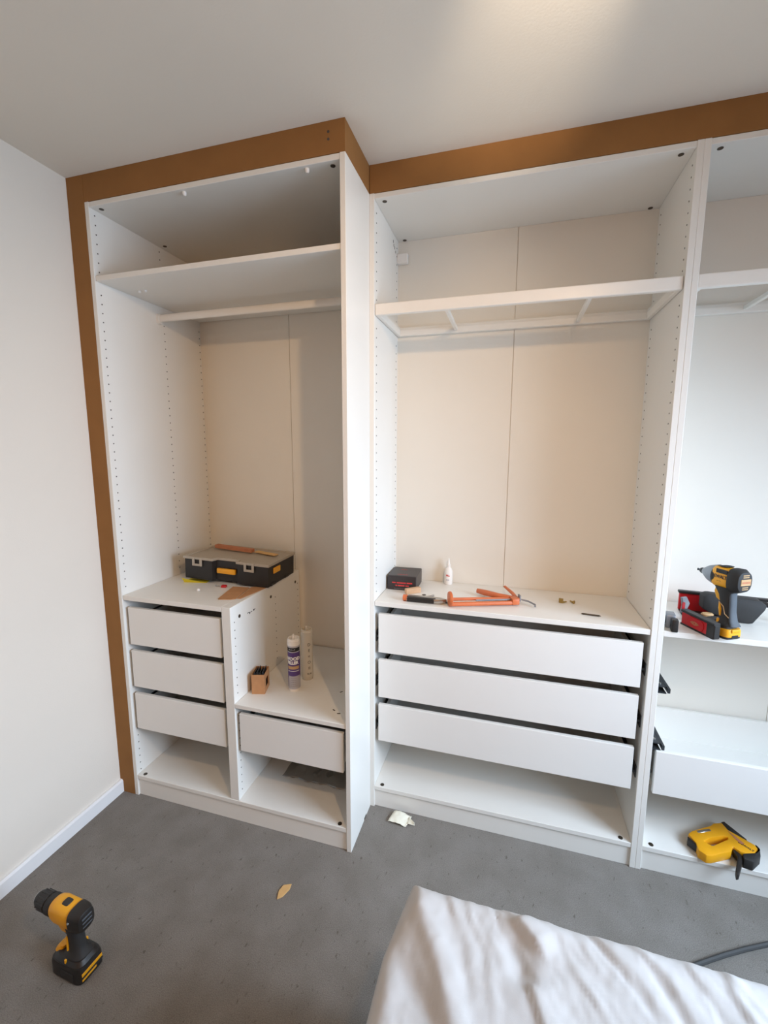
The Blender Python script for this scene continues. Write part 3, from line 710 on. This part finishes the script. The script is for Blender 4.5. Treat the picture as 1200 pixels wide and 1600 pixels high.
m = MB().box(-.011, .011, -.008, .008, 0, .010, .002).build('plastic_fitting', 'red_plastic'); m.location = (.345, .212, .898); m.rotation_euler = (0, 0, .2); tag(m, 'small red fitting in front of the yellow case handle', 'fitting')
m = MB().lathe((-.01, 0, .004), (.012, 0, .004), [(0, .004), (.2, .004), (.25, .002), (1, .0015)], 8).build('screw', 'steel', None, True); m.location = (.312, .212, .898); tag(m, 'small steel screw beside the red fitting', 'screw')

# cartridges
def cartridge(name, loc, rz, body_m, label, filler):
    t = empty(name, loc, rz); tag(t, label, 'cartridge')
    r = .0245
    MB().lathe((0, 0, .0), (0, 0, .012), [(0, r - .002), (.9, r - .002), (1, r - .001)], 28).build('base_plug', 'white_plastic' if filler else body_m, t, True)
    b_ = MB().lathe((0, 0, .0115), (0, 0, .195), [(0, r), (1, r)], 32).build('tube', body_m, t, True)
    tp = MB().lathe((0, 0, .1948), (0, 0, .222), [(0, r + .001), (.7, r + .001), (.75, r - .001), (1, r - .0015), (1, r - .005), (.5, r - .006), (.45, .008)], 28).build('cap', 'white_plastic' if filler else body_m, t, True)
    MB().lathe((0, 0, .206), (0, 0, .236), [(0, .008), (.6, .006), (1, .0035)], 16).build('nozzle', 'white_plastic' if filler else body_m, tp, True)
    def band(z0, z1, a0, a1, m, rr_=.0003, nm='label_panel'):
        g = MB(); g.grid(lambda u, v: ((r + rr_) * math.sin(R(a0 + (a1 - a0) * u)), -(r + rr_) * math.cos(R(a0 + (a1 - a0) * u)), z0 + (z1 - z0) * v), 20, 1); return g.build(nm, m, b_, True)
    def wtext(s_, size, z, m, bold=.0003, ang=0):
        text_part(s_, size, m, b_, Matrix.Rotation(R(ang), 4, 'Z') @ plane_M((0, 0, z), (1, 0, 0), (0, 0, 1)), wrap_r=r + .0006, bold=bold)
    if filler:
        band(.172, .188, -85, 85, 'black_print'); band(.060, .168, -95, 95, 'purple_label'); band(.018, .060, -95, -45, 'purple_label')
        band(.018, .068, -40, 80, 'grey_print', .0005)
        band(.097, .110, -48, 70, 'tan_print', .0005); band(.088, .0905, -48, 70, 'white_print', .0005)
        wtext('-=-=--=', .0095, .180, 'grey_print'); wtext('WOOD', .0190, .141, 'white_print', .0012, 5); wtext('FILLER', .0172, .124, 'white_print', .0012, 5)
        for k in range(5): wtext('-- ---- --- --', .006, .026 + k * .008, 'black_print', .0, 15)
    else:
        for k, s_ in enumerate(('==', 'II', 'O', '=', 'E', 'D')): wtext(s_, .018, .03 + k * .026, 'bolt', .0, 32)
    return t
cartridge('sealant_cartridge', (.693, .168, .512), R(8), 'silver_label', 'purple wood filler cartridge standing on the low shelf', True)
cartridge('sealant_cartridge', (.705, .262, .512), R(14), 'clear_cartridge', 'clear sealant cartridge standing behind the purple one on the low shelf', False)

# small open cardboard box of brackets
bx = empty('bracket_box', (.562, .125, .512), R(16)); tag(bx, 'small open cardboard box holding metal brackets on the low shelf', 'box')
m = MB(); hx, hy, hz = .026, .036, .082
m.box(-hx, hx, -hy, -hy + .0015, 0, hz); m.box(-hx, hx, hy - .0015, hy, 0, hz)
m.box(-hx, -hx + .0015, -hy + .0015, hy - .0015, 0, hz); m.box(-hx + .0015, hx - .0015, -hy + .0015, hy - .0015, 0, .0015)
m.box(hx - .0015, hx, -hy + .0015, -.016, 0, hz); m.box(hx - .0015, hx, .02, hy - .0015, 0, hz); m.box(hx - .0015, hx, -.016, .02, 0, .020); m.box(hx - .0015, hx, -.016, .02, .055, hz)
m.build('carton', 'cardboard', bx)
for k in range(4):
    x = -.018 + k * .011
    m = MB(); m.box(x, x + .002, -.03, .03, .002, .085 + .004 * (k % 2)); m.box(x + .002, x + .008, -.03, -.028, .002, .085 + .004 * (k % 2))
    m.build('bracket', 'slide_metal', bx, label='dark steel bracket')

# clear bag of fittings under the low drawer
bg_ = empty('plastic_bag', (.775, .30, .096)); tag(bg_, 'crumpled clear plastic bag of black fittings on the left wardrobe floor', 'bag')
def bagf(u, v):
    x = -.155 + .32 * u; y = -.13 + .30 * v; e = min(u, 1 - u, v, 1 - v)
    z = .004 + .05 * min(1, e * 4) * (.6 + .4 * noise.noise(Vector((x * 14, y * 14, 1)))) + .006 * noise.noise(Vector((x * 45, y * 45, 3)))
    return (x + .012 * noise.noise(Vector((v * 6, 0, 5))) * (1 - e), y + .014 * noise.noise(Vector((u * 7, 2, 0))), max(.003, z))
g = MB(); g.grid(bagf, 40, 36); bo = g.build('bag_film', 'clear_bag', bg_, True)
sm = bo.modifiers.new('thickness', 'SOLIDIFY'); sm.thickness = .0003
random.seed(4)
for k in range(7):
    x, y = -.03 + .09 * random.random(), -.10 + .14 * random.random()
    if k % 2: MB().lathe((x, y, .012), (x + .03 * random.random(), y + .03, .012), [(0, .007), (.4, .007), (.45, .004), (1, .004)], 10).build('fitting', 'black_plastic', bg_, True)
    else: MB().obox((x, y, .011), random.random() * 3, .014, .008, .008, .002).build('fitting', 'black_plastic' if k % 4 else 'steel', bg_)

# ------------------------------------------------------------------ things on the middle wardrobe's board
ZB = .898
kx = empty('screw_box', (1.083, .465, ZB), R(2)); tag(kx, 'small black carton with red lettering in the corner of the middle board', 'box')
m = MB(); hx, hy, hz = .062, .072, .060
m.prism(rr(hx, hy, .003, 2), 0, hz, bev=.001); ko = m.build('carton', 'box_black', kx)
MB().box(-hx + .002, hx - .002, -hy + .004, hy - .002, hz, hz + .001).build('top_flap', 'box_black', kx)
text_part('== ===== ===', .0135, 'red_print', ko, plane_M((.002, -hy - .0004, .031), (1, 0, 0), (0, 0, 1)), bold=.0006)
text_part('= ==== ==', .0125, 'red_print', ko, plane_M((.002, -hy - .0004, .019), (1, 0, 0), (0, 0, 1)), bold=.0006)
text_part('------------------', .008, 'grey_print', ko, plane_M((-.01, -hy - .0004, .007), (1, 0, 0), (0, 0, 1)))
text_part('-------', .012, 'red_print', ko, plane_M((-.01, .03, hz + .0012), (1, 0, 0), (0, 1, 0)), bold=.0006)
text_part('- --- -- ---', .012, 'red_print', ko, plane_M((0, -.045, hz + .0012), (1, 0, 0), (0, 1, 0)), bold=.0006)

gb = empty('glue_bottle', (1.262, .538, ZB)); tag(gb, 'small white glue bottle standing against the back panel', 'bottle')
go = MB().lathe((0, 0, 0), (0, 0, .078), [(0, .016), (.03, .018), (.75, .018), (.9, .014), (1, .008)], 24).build('bottle_body', 'white_plastic', gb, True)
MB().lathe((0, 0, .078), (0, 0, .118), [(0, .0085), (.3, .008), (.35, .006), (1, .002)], 16).build('nozzle', 'white_plastic', gb, True)
text_part('=-', .018, 'red_print', go, plane_M((0, 0, .042), (1, 0, 0), (0, 0, 1)), wrap_r=.0184, bold=.0008)
text_part('==', .012, 'grey_print', go, plane_M((0, 0, .022), (1, 0, 0), (0, 0, 1)), wrap_r=.0184, bold=.0004)

kn = empty('utility_knife', (1.205, .276, ZB), R(1)); tag(kn, 'slim black and silver utility knife with orange end on the middle board', 'knife')
MB().prism([(-.068, -.013), (.045, -.013), (.066, -.010), (.088, .006), (.06, .020), (-.068, .022)], .001, .019, bev=.003).build('knife_body', 'steel', kn, True)
MB().box(-.066, .040, -.0150, -.011, .002, .018, .0015).build('grip', 'black_plastic', kn)
MB().prism([(-.066, -.0135), (.036, -.0135), (.046, -.006), (.042, .0), (-.066, .0)], .0185, .0205, bev=.0008).build('grip_inlay', 'black_plastic', kn)
MB().cyl((-.083, -.001, .0125), (-.067, -.001, .0125), .0122, n=20).build('end_cap', 'orange_paint', kn, True)
MB().prism([(.075, .004), (.095, -.004), (.105, .012), (.08, .014)], .004, .006).build('blade', 'slide_metal', kn)
o = MB().box(-.034, .034, -.010, .010, 0, .022, .002).build('wood_offcut', 'wood_tan'); o.location = (1.139, .372, ZB); o.rotation_euler = (0, 0, R(40)); tag(o, 'small tan wooden block beside the black carton and the knife', 'offcut')
o = MB().lathe((-.022, 0, .004), (.024, 0, .004), [(0, .0045), (.4, .0045), (.45, .004), (1, .004)], 10).build('metal_pin', 'steel', None, True); o.location = (1.214, .336, ZB); o.rotation_euler = (0, 0, R(50)); tag(o, 'short steel pin lying behind the utility knife', 'pin')

# skeleton caulking gun
cg = empty('caulking_gun', (1.308, .262, ZB), R(20)); tag(cg, 'orange skeleton caulking gun lying on the middle board', 'caulking gun')
# local x runs along the cradle; the front disc is at x = 0
MB().lathe((-.008, 0, .0285), (.006, 0, .0285), [(0, .020), (.1, .0265), (.35, .0285), (.8, .0285), (1, .024)], 28).build('front_plate', 'orange_paint', cg, True)
MB().tube([(.004, -.012, .012), (.12, -.012, .012), (.262, -.010, .012)], .0085, 8).build('cradle_rail', 'orange_paint', cg, True)
MB().tube([(.004, .014, .022), (.10, .016, .021), (.20, .014, .020), (.245, .010, .018)], .0065, 8).build('cradle_rail', 'orange_paint', cg, True)
MB().prism([(.235, -.020), (.262, -.018), (.268, .0), (.258, .022), (.236, .022)], .006, .028, bev=.002).build('gun_body', 'orange_paint', cg, True)
MB().loft([((.243, .020, .020), (1, .5, 0), (0, 0, 1), .013, .009, 2.5), ((.20, .050, .020), (.7, 1, 0), (0, 0, 1), .013, .010, 2.5), ((.160, .090, .020), (.7, 1, 0), (0, 0, 1), .014, .011, 2.5), ((.138, .122, .018), (.7, 1, 0), (0, 0, 1), .010, .009, 2.5)], 16).build('handle', 'orange_paint', cg, True)
MB().loft([((.262, .012, .022), (1, 0, 0), (0, 0, 1), .006, .005, 3), ((.262, .060, .026), (1, 0, 0), (0, 0, 1), .007, .005, 3), ((.252, .120, .034), (1, 0, 0), (0, 0, 1), .005, .004, 3)], 14).build('trigger', 'orange_paint', cg, True)
MB().obox((.272, .010, .024), 0, .003, .010, .012, .001).build('release_plate', 'grey_metal', cg)
MB().tube([(.10, .002, .020), (.26, .004, .020), (.278, .003, .019), (.30, -.010, .016), (.318, -.032, .010), (.314, -.040, .006)], .0034, 8).build('push_rod', 'grey_metal', cg, True)
for i, (x, y, rz, lb) in enumerate(((1.722, .420, .6, 'brass shelf peg with a raised arm on the middle board'), (1.762, .428, 2.1, 'lone brass peg to the right of the larger one on the middle board'))):
    p = empty('shelf_peg', (x, y, ZB), rz); tag(p, lb, 'peg', 'brass pegs on the middle board')
    MB().lathe((0, 0, .004), (.018, 0, .004), [(0, .004), (.4, .004), (.45, .0028), (1, .0028)], 10).build('peg_pin', 'brass', p, True)
    if i == 0: MB().obox((-.004, .004, .009), .7, .003, .008, .009, .001).build('peg_plate', 'brass', p)
    else: MB().obox((-.003, 0, .006), .3, .0025, .005, .006, .001).build('peg_plate', 'brass', p)
o = MB().lathe((-.032, 0, .003), (.032, 0, .003), [(0, .0018), (.1, .003), (.9, .003), (1, .0008)], 8).build('pencil_stub', 'bolt', None, True); o.location = (1.807, .311, ZB); o.rotation_euler = (0, 0, R(-6)); tag(o, 'thin dark pencil lying near the right end of the middle board', 'pencil')
o = MB().lathe((0, 0, .002), (.006, 0, .002), [(0, .0022), (1, .002)], 8).build('dowel_stub', 'bolt', None, True); o.location = (1.41, .47, ZB); tag(o, 'tiny dark screw end behind the caulking gun handle', 'screw')

# ------------------------------------------------------------------ things on the right wardrobe's board
cs = empty('tool_case', (2.10, .26, ZB)); tag(cs, 'open red and black plastic tool case behind the impact driver', 'tool case')
A = Vector((2.090 - 2.10, .318 - .26, 0)); B = Vector((2.140 - 2.10, .200 - .26, 0)); d = (B - A).normalized(); nrm = Vector((-d.y, d.x, 0))  # inward normal (+x side)
ang = math.atan2(d.y, d.x); mid = (A + B) / 2 + nrm * .010; hl = (B - A).length / 2
fr = MB().obox((mid.x, mid.y, .023), ang, hl, .010, .023, .002).build('front_wall', 'red_plastic', cs, label='red moulded case wall')
MB().obox((mid.x - nrm.x * .0012, mid.y - nrm.y * .0012, .049), ang, hl + .002, .0125, .0045, .002).build('rim', 'black_plastic', fr)
MB().obox((mid.x, mid.y, .003), ang, hl + .001, .0115, .003, .001).build('bottom_rail', 'black_plastic', fr)
e = B - d * .012 + nrm * .010
MB().obox((e.x, e.y, .024), ang, .0155, .0115, .024, .003).build('corner_post', 'black_plastic', fr)
pc = A + d * .058 - nrm * .0005
M_ = plane_M((pc.x, pc.y, .024), d, (0, 0, 1))
m = MB(); m.prism(rr(.034, .017, .014, 5), -.0005, .0022, bev=.0008, M=M_); m.build('raised_panel', 'red_plastic', fr)
text_part('<O>', .016, 'wood_red', fr, plane_M(Vector((pc.x, pc.y, .024)) - nrm * .0026, d, (0, 0, 1)), bold=.0012)
# left end with the grey chevron plate
MB().prism([(0, .060), (.020, .061), (.036, .036), (.022, .008), (.002, .004), (.008, .030)], -.004, .004, bev=.001, M=plane_M((2.088 - 2.10, .330 - .26, .030), (.85, .5, 0), (0, 0, 1))).build('hinge_plate', 'grey_metal', cs, label='grey chevron shaped plate')
MB().prism(rr(.006, .016, .005, 3), .004, .006, M=plane_M((2.094 - 2.10, .333 - .26, .058), (.85, .5, 0), (0, 0, 1))).build('plate_inlay', 'red_plastic', cs)
# rear lid standing up
MB().obox((2.215 - 2.10, .468 - .26, .034), R(-6), .085, .006, .034, .002).build('rear_wall', 'red_plastic', cs, label='red inner wall of the case')
MB().obox((2.285 - 2.10, .458 - .26, .070), R(-6), .160, .010, .005, .002).build('rear_rim', 'black_plastic', cs)
MB().prism([(-.09, .015), (-.09, .062), (-.075, .070), (.075, .062), (.095, .046), (.09, .030), (.060, -.022), (.010, -.022), (-.06, .0)], -.022, .022, bev=.006, M=plane_M((2.265 - 2.10, .402 - .26, .0235), (1, -.06, 0), (0, 0, 1))).build('tool_pouch', 'black_rubber', cs, True, label='black padded pouch')
fl = MB().prism([(A.x + .02, A.y + .0), (B.x + .022, B.y + .012), (.11, .05), (.15, .13), (.15, .19), (.03, .21)], .0, .004).build('case_floor', 'black_plastic', cs)
MB().loft([((.075, .085, .028), (1, .1, 0), (0, 1, 0), .018, .010, 2), ((.075, .085, .034), (1, .1, 0), (0, 1, 0), .020, .012, 2), ((.075, .085, .038), (1, .1, 0), (0, 1, 0), .016, .009, 2)], 18).build('tape_reel', 'tan_print', cs, True)
MB().loft([((.075, .085, .004), (1, .1, 0), (0, 1, 0), .026, .020, 3), ((.075, .085, .028), (1, .1, 0), (0, 1, 0), .026, .018, 3)], 18).build('tape_body', 'black_plastic', cs, True)
MB().obox((.035, .095, .013), R(20), .014, .010, .009, .002).build('yellow_insert', 'yellow_plastic', cs)
MB().tube([(.235, .185, .066), (.30, .165, .055), (.36, .14, .040), (.42, .125, .022)], .009, 8).build('strap', 'black_plastic', cs, True)

tp = empty('tape_measure', (2.040, .262, ZB), R(-8)); tag(tp, 'grey and black tape measure at the left end of the right-hand board', 'tape measure')
MB().prism(rr(.022, .024, .008, 4), -.012, .014, bev=.002, M=plane_M((0, .02, .0245), (0, 1, 0), (0, 0, 1))).build('tape_case', 'grey_metal', tp, True)
MB().box(-.001, .018, -.034, -.008, .0, .042, .003, 2).build('tape_bumper', 'black_plastic', tp, True)
MB().cyl((-.0135, .02, .0245), (-.0118, .02, .0245), .014, n=20).build('tape_hub', 'black_plastic', tp, True)

# ------------------------------------------------------------------ scraps and the cable on the carpet
ps = MB()
PP = [(1.091, .166), (1.098, .216), (1.165, .224), (1.188, .222), (1.160, .176)]
def paperf(u, v):
    x = 1.092 + .076 * u + .012 * v; y = .166 + .052 * v - .004 * u
    return (x - 1.13, y - .19, .006 + .014 * abs(math.sin(u * 3.0 + .4)) * (.5 + .5 * v) + .004 * noise.noise(Vector((u * 5, v * 5, 0))))
ps.grid(paperf, 14, 8); po_ = ps.build('paper_scrap', 'paper', None, True); po_.location = (1.13, .19, 0); tag(po_, 'crumpled white paper scrap on the carpet by the middle wardrobe plinth', 'paper')
sm = po_.modifiers.new('thickness', 'SOLIDIFY'); sm.thickness = .001
ps = MB(); ps.grid(lambda u, v: (.03 * u * (1 - .9 * v * 0), -.016 + .034 * v * (1 - u), .008 + .012 * u * v), 6, 6)
po_ = ps.build('paper_scrap', 'paper', None, True); po_.location = (1.170, .192, 0); tag(po_, 'tiny folded white paper corner right of the larger scrap by the plinth', 'paper')
sm = po_.modifiers.new('thickness', 'SOLIDIFY'); sm.thickness = .001
o = MB().prism([(-.008, -.030), (.006, -.018), (.018, .010), (.016, .028), (-.010, .018), (-.016, -.004)], .001, .005, bev=.001).build('card_scrap', 'cardboard_pale'); o.location = (.828, -.200, .0); o.rotation_euler = (R(2), R(-3), 0); tag(o, 'small tan cardboard scrap on the open carpet', 'cardboard')
cb = [(1.98, -.125, .006), (2.08, -.062, .006), (2.175, -.007, .006), (2.245, .030, .006), (2.319, .066, .006), (2.40, .098, .006), (2.52, .130, .006), (2.70, .150, .006), (2.95, .145, .006), (3.2, .11, .006)]
o = MB().tube(cb, .0065, 8).build('power_cable', 'cable', None, True); tag(o, 'dark grey power cable running along the carpet from behind the bed', 'cable')
